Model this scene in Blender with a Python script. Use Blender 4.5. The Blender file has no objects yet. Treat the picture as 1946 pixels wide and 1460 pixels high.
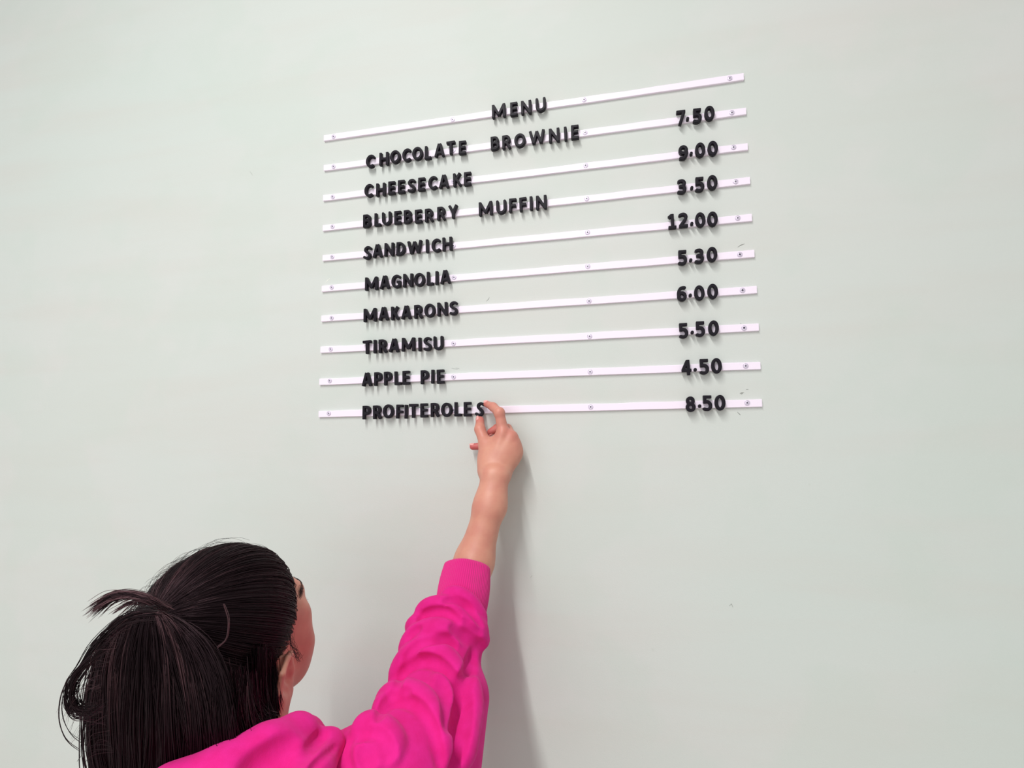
import bpy, math, random
import numpy as np
from mathutils import Vector, Matrix

rng = np.random.default_rng(7)
random.seed(7)
SC = bpy.context.scene
COL = SC.collection

# ------------------------------------------------------------------ camera
FPX = 1019.87                      # focal length in pixels of a 1946 px wide frame
YAW, PITCH, ROLL = 0.22088929, 0.091991797, -0.014106757
T = np.array([.624658515, -.982095, 1.7299145])
_cy, _sy, _cp, _sp = math.cos(YAW), math.sin(YAW), math.cos(PITCH), math.sin(PITCH)
F = np.array([-_sy * _cp, _cy * _cp, _sp]); _r = np.array([_cy, _sy, 0.]); _u = np.cross(_r, F)
_cr, _sr = math.cos(ROLL), math.sin(ROLL)
R = _cr * _r + _sr * _u
U = -_sr * _r + _cr * _u
cam_data = bpy.data.cameras.new('camera')
cam = bpy.data.objects.new('camera', cam_data); COL.objects.link(cam)
cam_data.sensor_width = 36.0
cam_data.lens = 36.0 * FPX / 1946
cam_data.clip_start = 0.02
cam.matrix_world = Matrix(((R[0], U[0], -F[0], T[0]), (R[1], U[1], -F[1], T[1]), (R[2], U[2], -F[2], T[2]), (0, 0, 0, 1)))
SC.camera = cam

def D(x, y, d):
    """point seen at pixel x, y of the survey photo, d metres in front of the camera"""
    return T + d * (F + R * (x - 973) / FPX + U * (730 - y) / FPX)

def W(x, y, dist=0.0):
    """same, on the plane 'dist' metres in front of the wall"""
    v = F + R * (x - 973) / FPX + U * (730 - y) / FPX
    return T + v * (-dist - T[1]) / v[1]

# ------------------------------------------------------------------ light
world = bpy.data.worlds.new('world'); SC.world = world; world.use_nodes = True
bg = world.node_tree.nodes['Background']
bg.inputs[0].default_value = (1.0, 0.985, 0.97, 1); bg.inputs[1].default_value = 0.42

def area(name, loc, sx, sy, power, color, target=None, spread=180):
    l = bpy.data.lights.new(name, 'AREA'); l.shape = 'RECTANGLE'; l.size = sx; l.size_y = sy
    l.energy = power; l.color = color; l.spread = math.radians(spread)
    o = bpy.data.objects.new(name, l); COL.objects.link(o); o.location = loc
    if target is not None:
        d = Vector(target) - Vector(loc)
        o.rotation_euler = d.to_track_quat('-Z', 'Y').to_euler()
    return o
area('ceiling_tube_light', (0.04, -3.45, 4.15), 0.075, 5.0, 170, (1.0, 1.0, 0.985), (0.04, -3.88, 2.15))
area('added_fill_light', (-0.9, -4.4, 2.1), 4.6, 2.4, 54, (0.95, 0.98, 1.0), (0.0, 0, 1.9))  # broad fill added behind the camera to even out the wall, no real window

vs = SC.view_settings
SC.display_settings.display_device = 'sRGB'
vs.view_transform = 'Standard'; vs.look = 'None'; vs.exposure = 0.0; vs.gamma = 1.0; vs.use_curve_mapping = False

# ------------------------------------------------------------------ helpers
def lin(r, g, b):
    f = lambda c: (c / 255 / 12.92) if c / 255 <= .04045 else ((c / 255 + .055) / 1.055) ** 2.4
    return (f(r), f(g), f(b), 1)

class MatB:
    def __init__(s, name, base=(1, 1, 1, 1), rough=.5, **kw):
        s.m = bpy.data.materials.new(name); s.m.use_nodes = True
        s.nt = s.m.node_tree; s.n = s.nt.nodes; s.l = s.nt.links
        s.b = s.n['Principled BSDF']; s.b.inputs['Base Color'].default_value = base
        s.b.inputs['Roughness'].default_value = rough
        for k, v in kw.items(): s.b.inputs[k.replace('_', ' ')].default_value = v
    def node(s, t, **kw):
        n = s.n.new(t)
        for k, v in kw.items():
            if k.startswith('i_'): n.inputs[k[2:].replace('_', ' ')].default_value = v
            else: setattr(n, k, v)
        return n
    def noise(s, scale, detail=3, rough=.5, coord='Object', vec=None):
        n = s.node('ShaderNodeTexNoise'); n.inputs['Scale'].default_value = scale
        n.inputs['Detail'].default_value = detail; n.inputs['Roughness'].default_value = rough
        if vec is None:
            tc = s.node('ShaderNodeTexCoord'); vec = tc.outputs[coord]
        s.l.new(vec, n.inputs['Vector']); return n.outputs['Fac']
    def ramp(s, fac, stops):
        n = s.node('ShaderNodeValToRGB'); e = n.color_ramp.elements
        while len(e) < len(stops): e.new(.5)
        for i, (p, c) in enumerate(stops): e[i].position = p; e[i].color = c
        s.l.new(fac, n.inputs[0]); return n.outputs[0]
    def mix(s, fac, a, b, mode='MIX'):
        n = s.node('ShaderNodeMix', data_type='RGBA', blend_type=mode)
        for sock, v in ((n.inputs[0], fac), (n.inputs[6], a), (n.inputs[7], b)):
            if hasattr(v, 'is_output'): s.l.new(v, sock)
            else: sock.default_value = v
        return n.outputs[2]
    def math(s, op, a, b=0.0, clamp=False):
        n = s.node('ShaderNodeMath', operation=op, use_clamp=clamp)
        for i, v in enumerate((a, b)):
            if hasattr(v, 'is_output'): s.l.new(v, n.inputs[i])
            else: n.inputs[i].default_value = v
        return n.outputs[0]
    def bump(s, h, strength, dist):
        n = s.node('ShaderNodeBump'); n.inputs['Strength'].default_value = strength; n.inputs['Distance'].default_value = dist
        s.l.new(h, n.inputs['Height']); s.l.new(n.outputs[0], s.b.inputs['Normal'])
    def base(s, c): s.l.new(c, s.b.inputs['Base Color'])

def mesh_obj(name, verts, faces, mat, parent=None, smooth=True, mats=None, face_mat=None):
    me = bpy.data.meshes.new(name)
    verts = np.asarray(verts, np.float32)
    if isinstance(faces, np.ndarray):
        n = len(faces); k = faces.shape[1]
        me.vertices.add(len(verts)); me.vertices.foreach_set('co', verts.ravel())
        me.loops.add(n * k); me.loops.foreach_set('vertex_index', faces.astype(np.int32).ravel())
        me.polygons.add(n); me.polygons.foreach_set('loop_start', np.arange(0, n * k, k, dtype=np.int32))
        me.update(calc_edges=True)
    else:
        me.from_pydata(verts.tolist(), [], [list(map(int, f)) for f in faces]); me.update()
    for m in (mats or [mat]): me.materials.append(m)
    if face_mat is not None: me.polygons.foreach_set('material_index', np.asarray(face_mat, np.int32))
    if smooth: me.polygons.foreach_set('use_smooth', np.ones(len(me.polygons), bool))
    me.validate(); me.update()
    o = bpy.data.objects.new(name, me); COL.objects.link(o)
    if parent is not None: o.parent = parent
    return o

def tag(o, label=None, cat=None, group=None, kind=None):
    if label: o['label'] = label
    if cat: o['category'] = cat
    if group: o['group'] = group
    if kind: o['kind'] = kind
    return o

def empty(name, loc):
    o = bpy.data.objects.new(name, None); COL.objects.link(o); o.location = loc
    o.empty_display_size = .05
    return o

# ---- signed distance modelling -----------------------------------------
def smin(a, b, k):
    h = np.maximum(k - np.abs(a - b), 0) / k
    return np.minimum(a, b) - h * h * k * .25

class Sdf:
    def __init__(s): s.p = []
    def cap(s, a, b, ra, rb=None, k=.01, sub=False):
        a = np.asarray(a, float); b = np.asarray(b, float); rb = ra if rb is None else rb
        c = (a + b) / 2; br = np.linalg.norm(b - a) / 2 + max(ra, rb)
        s.p.append(('c', a, b, ra, rb, k, sub, c, br)); return s
    def chain(s, pts, rs, k=.01, sub=False):
        for i in range(len(pts) - 1):
            s.cap(pts[i], pts[i + 1], rs[i], rs[i + 1], k, sub)
        return s
    def ell(s, c, rad, M=None, k=.01, sub=False):
        c = np.asarray(c, float); rad = np.asarray(rad, float); M = np.eye(3) if M is None else M
        s.p.append(('e', c, rad, M, None, k, sub, c, rad.max())); return s
    def half(s, c, n, k=.004):                       # keeps the side the normal points away from
        s.p.append(('h', np.asarray(c, float), np.asarray(n, float), None, None, k, True, None, 0)); return s
    def __call__(s, P, cen=None, rad=0.0):
        d = np.full(len(P), .2)
        for (t, a, b, ra, rb, k, sub, c, br) in s.p:
            if cen is not None and c is not None and np.linalg.norm(c - cen) - br - rad > (.03 + k): continue
            if t == 'c':
                ab = b - a; L = max(ab @ ab, 1e-12)
                h = np.clip(((P - a) @ ab) / L, 0, 1)
                v = np.linalg.norm(P - a - h[:, None] * ab, axis=1) - (ra + (rb - ra) * h)
            elif t == 'e':
                q = (P - a) @ ra                     # ra holds the matrix (columns = axes)
                k0 = np.linalg.norm(q / b, axis=1); k1 = np.linalg.norm(q / (b * b), axis=1)
                v = k0 * (k0 - 1) / np.maximum(k1, 1e-9)
            else:
                v = -((P - a) @ b)
            d = -smin(-d, v, k) if sub else smin(d, v, k)
        return d

def polygonise(f, lo, hi, h, zs=None, N=14):
    """sparse surface nets over blocks of N^3 cells"""
    lo = np.asarray(lo, float); hi = np.asarray(hi, float)
    ax = [np.arange(lo[i], hi[i] + h, h) for i in range(3)]
    if zs is not None: ax[2] = zs
    nb = [int(math.ceil((len(a) - 1) / N)) for a in ax]
    for i in range(3):
        need = nb[i] * N + 1 - len(ax[i])
        if need > 0: ax[i] = np.concatenate([ax[i], ax[i][-1] + h * np.arange(1, need + 1)])
    S = np.array([nb[0] * N + 2, nb[1] * N + 2, nb[2] * N + 2], np.int64)
    cid = lambda i, j, k: (i * S[1] + j) * S[2] + k
    cv_ids, cv_pos, quads = [], [], []
    off = np.array([[a, b, c] for a in (0, 1) for b in (0, 1) for c in (0, 1)])
    E = [(i, j) for i in range(8) for j in range(i + 1, 8) if np.abs(off[i] - off[j]).sum() == 1]
    for bi in range(nb[0]):
        for bj in range(nb[1]):
            for bk in range(nb[2]):
                X = ax[0][bi * N:bi * N + N + 1]; Y = ax[1][bj * N:bj * N + N + 1]; Z = ax[2][bk * N:bk * N + N + 1]
                c = np.array([(X[0] + X[-1]) / 2, (Y[0] + Y[-1]) / 2, (Z[0] + Z[-1]) / 2])
                rad = .5 * math.sqrt((X[-1] - X[0]) ** 2 + (Y[-1] - Y[0]) ** 2 + (Z[-1] - Z[0]) ** 2)
                if abs(f(c[None], c, rad)[0]) > rad * 1.25 + .006: continue
                G = np.stack(np.meshgrid(X, Y, Z, indexing='ij'), -1)
                V = f(G.reshape(-1, 3), c, rad).reshape(N + 1, N + 1, N + 1)
                if V.min() > 0 or V.max() < 0: continue
                ins = V < 0
                cs = sum(ins[o[0]:o[0] + N, o[1]:o[1] + N, o[2]:o[2] + N].astype(np.int8) for o in off)
                I = np.argwhere((cs > 0) & (cs < 8))
                if not len(I): continue
                corner = I[:, None, :] + off[None]
                cvv = V[corner[..., 0], corner[..., 1], corner[..., 2]]
                cpp = G[corner[..., 0], corner[..., 1], corner[..., 2]]
                acc = np.zeros((len(I), 3)); cnt = np.zeros(len(I))
                for a, b in E:
                    va, vb = cvv[:, a], cvv[:, b]; m = (va < 0) != (vb < 0)
                    t = np.where(m, va / np.where(m, va - vb, 1), 0)
                    acc += np.where(m[:, None], cpp[:, a] + t[:, None] * (cpp[:, b] - cpp[:, a]), 0); cnt += m
                g = I + np.array([bi, bj, bk]) * N
                cv_ids.append(cid(g[:, 0] + 1, g[:, 1] + 1, g[:, 2] + 1)); cv_pos.append(acc / cnt[:, None])
                B = np.array([bi, bj, bk]) * N
                for axn in range(3):
                    sl0 = [slice(0, N)] * 3; sl1 = [slice(0, N)] * 3; sl1[axn] = slice(1, N + 1)
                    a = ins[tuple(sl0)]; b = ins[tuple(sl1)]
                    J = np.argwhere(a != b)
                    if not len(J): continue
                    s0 = a[J[:, 0], J[:, 1], J[:, 2]]
                    gi = J + B + 1
                    u, v = (axn + 1) % 3, (axn + 2) % 3
                    def cell(du, dv):
                        q = gi.copy(); q[:, u] -= du; q[:, v] -= dv
                        return cid(q[:, 0], q[:, 1], q[:, 2])
                    q = np.stack([cell(1, 1), cell(0, 1), cell(0, 0), cell(1, 0)], 1)
                    q[~s0] = q[~s0][:, ::-1]
                    quads.append(q)
    ids = np.concatenate(cv_ids); pos = np.concatenate(cv_pos)
    o = np.argsort(ids); ids = ids[o]; pos = pos[o]
    Q = np.concatenate(quads); k = np.searchsorted(ids, Q); k = np.minimum(k, len(ids) - 1)
    ok = (ids[k] == Q).all(1)
    return pos, k[ok]

def trace(f, pts, d0=.45, d1=1.0):
    """where lines of sight through the given points first meet a surface; used to seat folds on cloth"""
    pts = np.asarray(pts, float)
    v = F + R * ((pts[:, :1] - 973) / FPX) + U * ((730 - pts[:, 1:]) / FPX)
    L = np.linalg.norm(v, axis=1); d = np.full(len(v), d0)
    for _ in range(60):
        sd = f(T + v * d[:, None]); d = d + np.where(np.abs(sd) < .0002, 0, sd * .85 / L)
    ok = d < d1
    return (T + v * d[:, None])[ok]

def spline(P, n):
    P = np.asarray(P, float); out = []
    for q in np.linspace(0, len(P) - 1, n):
        i = min(int(q), len(P) - 2); t = q - i
        p0 = P[max(i - 1, 0)]; p1 = P[i]; p2 = P[i + 1]; p3 = P[min(i + 2, len(P) - 1)]
        out.append(.5 * ((2 * p1) + (p2 - p0) * t + (2 * p0 - 5 * p1 + 4 * p2 - p3) * t * t + (3 * p1 - p0 - 3 * p2 + p3) * t ** 3))
    return np.array(out)

# ------------------------------------------------------------------ materials
m = MatB('wall_paint', lin(207, 214, 207), .62, Specular_IOR_Level=.25)
tc = m.node('ShaderNodeTexCoord')
big = m.noise(1.1, 2, .5, vec=tc.outputs['Object'])
c1 = m.ramp(big, [(.30, lin(206, 214, 208)), (.70, lin(213, 214, 210))])
mp = m.node('ShaderNodeMapping'); mp.inputs['Scale'].default_value = (1.2, 1, 9)
m.l.new(tc.outputs['Object'], mp.inputs[0])
st = m.noise(1.4, 3, .55, vec=mp.outputs[0])
c2 = m.mix(m.ramp(st, [(.45, (0, 0, 0, 1)), (.75, (.35, .35, .35, 1))]), c1, lin(208, 203, 196))
patch = m.noise(2.3, 4, .6, vec=tc.outputs['Object'])
c3 = m.mix(m.ramp(patch, [(.50, (0, 0, 0, 1)), (.56, (.28, .28, .28, 1))]), c2, lin(200, 211, 202))
spots = m.noise(38, 2, .4, vec=tc.outputs['Object'])
c4 = m.mix(m.ramp(spots, [(.78, (0, 0, 0, 1)), (.83, (.4, .4, .4, 1))]), c3, lin(185, 192, 182))
m.base(c4)
fine = m.noise(420, 2, .6, vec=tc.outputs['Object']); mid = m.noise(22, 3, .5, vec=tc.outputs['Object'])
m.bump(m.math('ADD', fine, m.math('MULTIPLY', mid, 2.0)), .22, .0006)
M_WALL = m.m

m = MatB('rail_white', lin(249, 236, 250), .42)
m.bump(m.noise(260, 2), .05, .0003); M_RAIL = m.m
m = MatB('screw_metal', lin(222, 212, 228), .38, Metallic=.35); M_SCREW = m.m
m = MatB('screw_dark', lin(52, 42, 66), .6); M_SCREWD = m.m
m = MatB('screw_gap', lin(150, 132, 160), .6); M_SCREWG = m.m
m = MatB('letter_plastic', lin(20, 14, 25), .5, Specular_IOR_Level=.2)
m.bump(m.noise(900, 2), .08, .0002); M_LETTER = m.m
m = MatB('wall_scuff', lin(120, 122, 116), .8); M_SCUFF = m.m
m = MatB('wall_scuff_light', lin(236, 238, 228), .8); M_SCUFFL = m.m
m = MatB('floor_tile', lin(150, 145, 138), .5)
m.base(m.ramp(m.noise(3, 4), [(.3, lin(178, 175, 168)), (.7, lin(200, 197, 190))])); M_FLOOR = m.m

m = MatB('skin', lin(232, 172, 150), .48, Subsurface_Weight=.12, Subsurface_Scale=.006)
m.b.inputs['Subsurface Radius'].default_value = (1, .35, .2)
at = m.node('ShaderNodeAttribute', attribute_name='tint')
b0 = m.ramp(m.noise(45, 3), [(.35, lin(212, 150, 128)), (.65, lin(205, 138, 120))])
m.base(m.mix(at.outputs['Fac'], b0, lin(196, 92, 92)))
m.bump(m.noise(500, 3), .12, .0003); M_SKIN = m.m
m = MatB('nail', lin(238, 170, 165), .25); M_NAIL = m.m
m = MatB('lips', lin(190, 95, 95), .4); M_LIP = m.m
m = MatB('eye_white', lin(235, 232, 228), .15); M_EYE = m.m
m = MatB('iris', lin(50, 30, 20), .1); M_IRIS = m.m

m = MatB('fleece_pink', lin(240, 42, 158), .85, Sheen_Weight=.16, Sheen_Roughness=.5, Specular_IOR_Level=.2)
m.b.inputs['Sheen Tint'].default_value = lin(255, 150, 210)
m.base(m.ramp(m.noise(60, 4), [(.3, lin(213, 24, 122)), (.7, lin(221, 32, 136))]))
m.bump(m.math('ADD', m.noise(1400, 2), m.noise(300, 3)), .35, .0005); M_PINK = m.m
m = MatB('rib_pink', lin(216, 34, 128), .85, Sheen_Weight=.3, Specular_IOR_Level=.2)
m.bump(m.noise(1200, 2), .3, .0004); M_RIB = m.m
m = MatB('hair', lin(40, 26, 30), .42, Specular_IOR_Level=.30, Anisotropic=.6)
m.b.inputs['Specular Tint'].default_value = (1, .62, .72, 1)
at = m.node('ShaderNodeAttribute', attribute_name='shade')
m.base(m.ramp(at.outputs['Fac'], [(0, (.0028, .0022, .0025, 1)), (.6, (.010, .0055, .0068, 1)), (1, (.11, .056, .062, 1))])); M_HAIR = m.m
m = MatB('scalp_hair', (.0035, .0026, .003, 1), .6, Specular_IOR_Level=.2); M_CAP = m.m
m = MatB('elastic_black', (.006, .006, .008, 1), .3); M_TIE = m.m
m = MatB('denim', lin(38, 40, 52), .8); M_DENIM = m.m
m = MatB('shoe_white', lin(225, 222, 218), .5); M_SHOE = m.m
m = MatB('ceiling_white', lin(235, 235, 230), .8); M_CEIL = m.m

# ------------------------------------------------------------------ setting
def box(name, lo, hi, mat, parent=None):
    (x0, y0, z0), (x1, y1, z1) = lo, hi
    v = [(x0, y0, z0), (x1, y0, z0), (x1, y1, z0), (x0, y1, z0), (x0, y0, z1), (x1, y0, z1), (x1, y1, z1), (x0, y1, z1)]
    f = [(0, 3, 2, 1), (4, 5, 6, 7), (0, 1, 5, 4), (1, 2, 6, 5), (2, 3, 7, 6), (3, 0, 4, 7)]
    return mesh_obj(name, v, f, mat, parent, smooth=False)
wall = tag(box('wall_back', (-3.0, 0, 0), (3.0, .12, 4.4), M_WALL), kind='structure')
floor = tag(box('floor', (-3.0, -4.0, -.1), (3.0, .12, 0), M_FLOOR), kind='structure')

# ------------------------------------------------------------------ rails
RX = [1413.5, 1418, 1421, 1425.5, 1429, 1433.7, 1438.4, 1442, 1445.3, 1448.2]
RY = [145, 210.8, 278.1, 342.6, 413.4, 481.7, 550.5, 622, 694.7, 766]
LX = [615.5, 615.3, 613.9, 613.3, 613, 611.4, 610.5, 608.9, 606.9, 605.5]
LY = [262.5, 319.4, 376.3, 433.6, 490.5, 548.8, 605.8, 665.2, 726, 787.4]
RAIL_T, RAIL_H = .0042, .0130
screws_px = [[(634, 260), (860.5, 227.5), (1110, 190), (1387, 149)],
             [(634, 317), (861.5, 286), (1112, 252.5), (1391, 214.5)],
             [(632.5, 374.5), (861.5, 345), (1113, 314.5), (1394, 280)],
             [(632, 431), None, (1115, 377.8), (1398, 345.5)],
             [(631.5, 488.5), (862, 467.5), (1116.5, 442), (1402, 414.7)],
             [(630.5, 546.5), (863, 527.5), (1117, 506.3), (1406, 484)],
             [(630.5, 604.7), None, (1119.5, 572.5), (1411, 552)],
             [(628.7, 664), (862, 653.3), (1120.5, 639.5), (1414, 623.7)],
             [(626.7, 724), (862, 716.7), (1121.5, 707), (1417, 695.7)],
             [(625, 786), (862, 779), (1122.5, 773.7), (1420, 766)]]
ORD = ['top', 'second', 'third', 'fourth', 'fifth', 'sixth', 'seventh', 'eighth', 'ninth', 'bottom']
TXT = ['MENU', 'CHOCOLATE BROWNIE', 'CHEESECAKE', 'BLUEBERRY MUFFIN', 'SANDWICH', 'MAGNOLIA', 'MAKARONS', 'TIRAMISU', 'APPLE PIE', 'PROFITEROLES']

def screw_mesh(dark):
    """round screw head with a raised rim, a fine gap and a cross recess, axis along -y"""
    h = .00022; g = np.arange(-.0050, .0050 + h, h)
    def f(P, c=None, r=0):
        x, y, z = P[:, 0], P[:, 1], P[:, 2]; q = np.hypot(x, z)
        dome = np.maximum(q - .0036, np.abs(y + .0002) - (.0009 - 22 * q * q))
        ring = np.maximum(np.abs(q - .0043) - .00035, np.abs(y) - .0006)
        w = .0007 if dark else .00042
        L = .0019 if dark else .0017
        cr = np.minimum(np.maximum(np.abs(x) - L, np.abs(z) - w), np.maximum(np.abs(z) - L, np.abs(x) - w))
        cr = np.maximum(cr, y + .00015)
        return np.minimum(np.maximum(dome, -cr), ring)
    p, q = polygonise(f, (-.0052, -.0016, -.0052), (.0052, .0012, .0052), h, N=24)
    cen = p[q].mean(1)
    dk = (np.abs(cen[:, 1]) < .00085) & (np.minimum(np.abs(cen[:, 0]), np.abs(cen[:, 2])) < (.0008 if dark else .00046)) & (np.hypot(cen[:, 0], cen[:, 2]) < .0021) & (cen[:, 1] > -.00075)
    gap = (np.abs(np.hypot(cen[:, 0], cen[:, 2]) - .00378) < .00016)
    return p, q, np.where(dk, 1, np.where(gap, 2, 0))
SCREW_ME = {}
for dk in (0, 1):
    p, q, fm = screw_mesh(dk)
    o = mesh_obj('screw', p, q, None, mats=[M_SCREW, M_SCREWD, M_SCREWG], face_mat=fm)
    SCREW_ME[dk] = o.data; bpy.data.objects.remove(o)

rails = []
for i in range(10):
    a = W(LX[i], LY[i], RAIL_T); b = W(RX[i], RY[i], RAIL_T)
    a[1] = b[1] = 0
    L = np.linalg.norm(b - a); ang = math.atan2(b[2] - a[2], b[0] - a[0])
    # moulding: rounded-edge strip swept along the rail with a slightly wandering edge
    n = 28; prof = []
    hh = RAIL_H / 2; e = .0006
    prof = [(0, -hh), (-RAIL_T + e, -hh), (-RAIL_T, -hh + e), (-RAIL_T, hh - e), (-RAIL_T + e, hh), (0, hh)]
    V = []
    for s in range(n + 1):
        x = L * s / n
        wob = .00018 * math.sin(s * .9 + i * 2.1) + .0001 * math.sin(s * 2.3 + i)
        for (py, pz) in prof:
            dz = wob + (.0003 * math.sin(s * 1.7 + i) if pz > 0 else 0)
            if i == 0 and 20 <= s <= 24 and pz > 0: dz -= .0010 * math.sin((s - 19) / 6 * math.pi)
            V.append((x, py, pz + dz))
    Fs = []
    k = len(prof)
    for s in range(n):
        for j in range(k):
            j2 = (j + 1) % k
            Fs.append((s * k + j, s * k + j2, (s + 1) * k + j2, (s + 1) * k + j))
    Fs.append(tuple(range(k))[::-1]); Fs.append(tuple(n * k + j for j in range(k)))
    root = empty('menu_rail', a); root.rotation_euler = (0, -ang, 0)
    tag(root, f'{ORD[i]} white screwed rail, the one carrying the letters of {TXT[i]}', 'rail', 'white menu rails screwed to the wall')
    strip = mesh_obj('strip', V, Fs, M_RAIL, root, smooth=False)
    rails.append((a, b, ang))
    for j, s in enumerate(screws_px[i]):
        if s is None: continue
        p = W(s[0], s[1], RAIL_T)
        t = np.dot(p - a, (b - a) / L)
        o = bpy.data.objects.new('screw', SCREW_ME[1 if (j == 3 and i in (5, 6, 7)) else 0]); COL.objects.link(o)
        dev = (p - a) @ np.array([-math.sin(ang), 0, math.cos(ang)])
        o.parent = root; o.location = (t, -RAIL_T - .0001, max(-.0012, min(.0012, dev))); o.rotation_euler = (0, random.uniform(0, 1.5), 0)

# ------------------------------------------------------------------ letters
def arc(cx, cy, rx, ry, a0, a1, n=14):
    return [(cx + rx * math.cos(math.radians(a0 + (a1 - a0) * i / n)), cy + ry * math.sin(math.radians(a0 + (a1 - a0) * i / n))) for i in range(n + 1)]
# each glyph: (width, [strokes]) in mm with the baseline at 0 and the cap height 27; straight strokes are tuples of points,
# curved ones are marked with 'o'.  Coordinates are stroke centre lines.
def glyphs():
    G = {}; H = 27.0; w = 2.5; t = H - w; b = w
    G['M'] = (27, [('s', [(w, 0), (w + .3, H)]), ('s', [(w + .6, H - 2), (13.5, 5)]), ('s', [(13.5, 5), (26.4 - w, H - 2)]), ('s', [(27 - w, 0), (26.7 - w, H)])])
    G['E'] = (14.5, [('s', [(w, 0), (w, H)]), ('s', [(0, t), (14.2, t)]), ('s', [(0, 14), (13.2, 14)]), ('s', [(0, b), (14.5, b)])])
    G['F'] = (14, [('s', [(w, 0), (w, H)]), ('s', [(0, t), (14, t)]), ('s', [(0, 13), (13, 13)])])
    G['N'] = (20, [('s', [(w, 0), (w, H)]), ('s', [(w + .4, H - 2), (20 - w - .4, 2)]), ('s', [(20 - w, 0), (20 - w, H)])])
    G['U'] = (19.5, [('o', [(w, H - 2.2)] + [(w, 11)] + arc(9.75, 10.2, 9.75 - w, 10.2 - w, 180, 360) + [(19.5 - w, H - 2.2)])])
    G['C'] = (17, [('o', arc(11, 13.5, 8.5, 11, 57, 303))])
    G['H'] = (19.5, [('s', [(w, 0), (w, H)]), ('s', [(19.5 - w, 0), (19.5 - w, H)]), ('s', [(w, 13.5), (17, 13.5)])])
    G['O'] = (22, [('o', arc(11, 13.5, 8.5, 11.0, 0, 360, 26))])
    G['L'] = (13.5, [('s', [(w, 0), (w, H)]), ('s', [(0, b), (13.5, b)])])
    G['A'] = (20.5, [('s', [(w - .2, .2), (9.4, H)]), ('s', [(20.7 - w, .2), (11.1, H)]), ('s', [(5, 8), (15.5, 8)])])
    G['T'] = (18, [('s', [(9, 0), (9, H)]), ('s', [(0, t), (18, t)])])
    G['B'] = (16.5, [('s', [(w, 0), (w, H)]), ('o', [(w, t), (8, t)] + arc(8, 19.4, 5.2, 5.1, 90, -90, 8) + [(w, 14.2)]), ('o', [(w, 14.2), (8.3, 14.2)] + arc(8.3, 8.3, 5.7, 5.85, 90, -90, 8) + [(w, b)])])
    G['R'] = (17, [('s', [(w, 0), (w, H)]), ('o', [(w, t), (8, t)] + arc(8, 18.6, 5.6, 5.9, 90, -90, 8) + [(w, 12.7)]), ('s', [(8.6, 12), (15.2, .5)])])
    G['W'] = (31, [('s', [(w, H - .3), (8.3, 1)]), ('s', [(8.6, 1.5), (15.5, H - 2)]), ('s', [(15.5, H - 2), (22.4, 1.5)]), ('s', [(22.7, 1), (31 - w, H - .3)])])
    G['I'] = (5, [('s', [(w, 0), (w, H)])])
    G['K'] = (16.5, [('s', [(w, 0), (w, H)]), ('s', [(4, 12.5), (14.3, H - .6)]), ('s', [(6.8, 14), (14.8, .6)])])
    G['Y'] = (19.5, [('s', [(w - .2, H - .5), (9.75, 11)]), ('s', [(19.7 - w, H - .5), (9.75, 11)]), ('s', [(9.75, 0), (9.75, 12)])])
    G['S'] = (15.5, [('o', [(13.0, 22.9), (11, 24.2)] + arc(8.2, 19.4, 5.6, 5.1, 85, 215, 9) + [(5.6, 14.9), (10.2, 12.2)] + arc(7.6, 7.6, 5.5, 5.2, 45, -92, 9) + [(4.4, 2.9), (2.3, 3.9)])])
    G['D'] = (18.5, [('s', [(w, 0), (w, H)]), ('o', [(w, t), (7, t)] + arc(7, 13.5, 9, 11, 90, -90, 12) + [(w, b)])])
    G['G'] = (19.5, [('o', arc(11.2, 13.5, 8.7, 11, 55, 290) + [(17, 4.0)]), ('s', [(17, 3), (17, 14)]), ('s', [(11.5, 12.3), (19.3, 12.3)])])
    G['P'] = (16, [('s', [(w, 0), (w, H)]), ('o', [(w, t), (7.8, t)] + arc(7.8, 18, 5.7, 6.5, 90, -90, 8) + [(w, 11.5)])])
    w = 2.75; t = H - w; b = w
    G['7'] = (16.5, [('s', [(0, t), (16, t)]), ('s', [(13.4, H - 3), (5.6, .2)])])
    G['5'] = (15, [('s', [(w, H), (w, 13)]), ('s', [(0, t), (13.7, t)]), ('o', [(w + .4, 15.3), (6.5, 16)] + arc(6.8, 9.2, 5.4, 6.6, 85, -90, 10) + [(4.2, 2.75), (1.9, 3.6)])])
    G['0'] = (17.5, [('o', arc(8.75, 13.5, 6.0, 10.75, 0, 360, 26))])
    G['9'] = (16.5, [('o', arc(8.1, 18.2, 5.5, 6.1, 0, 360, 20)), ('o', [(13.7, 18.2)] + arc(6.8, 14, 6.9, 11.2, 20, -75, 10) + [(5.5, 2.75), (3.2, 3.1)])])
    G['6'] = (16.5, [('o', arc(8.4, 8.8, 5.5, 6.1, 0, 360, 20)), ('o', [(2.8, 8.8)] + arc(9.7, 13, 6.9, 11.2, 200, 105, 10) + [(11, 24.25), (13.3, 23.9)])])
    G['3'] = (15.5, [('o', [(2.6, 23), (4.6, 24.0)] + arc(7.2, 19.4, 4.9, 4.9, 85, -70, 9) + [(5, 14.3)]), ('o', [(5, 14.3), (7.2, 14.2)] + arc(7.2, 8.4, 5.5, 5.7, 80, -90, 9) + [(4.4, 2.9), (2.2, 3.8)])])
    G['1'] = (14.5, [('s', [(8, 0), (8, H)]), ('s', [(0.6, b - .2), (14.5, b - .2)]), ('s', [(7, H - 1.8), (1.4, 20.6)])])
    G['2'] = (16.5, [('o', [(2.8, 22.4), (4.8, 23.7)] + arc(8, 18.8, 5.3, 5.5, 90, -25, 9) + [(10.3, 12.6), (3.6, 4)]), ('s', [(.8, b), (16, b)])])
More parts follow.
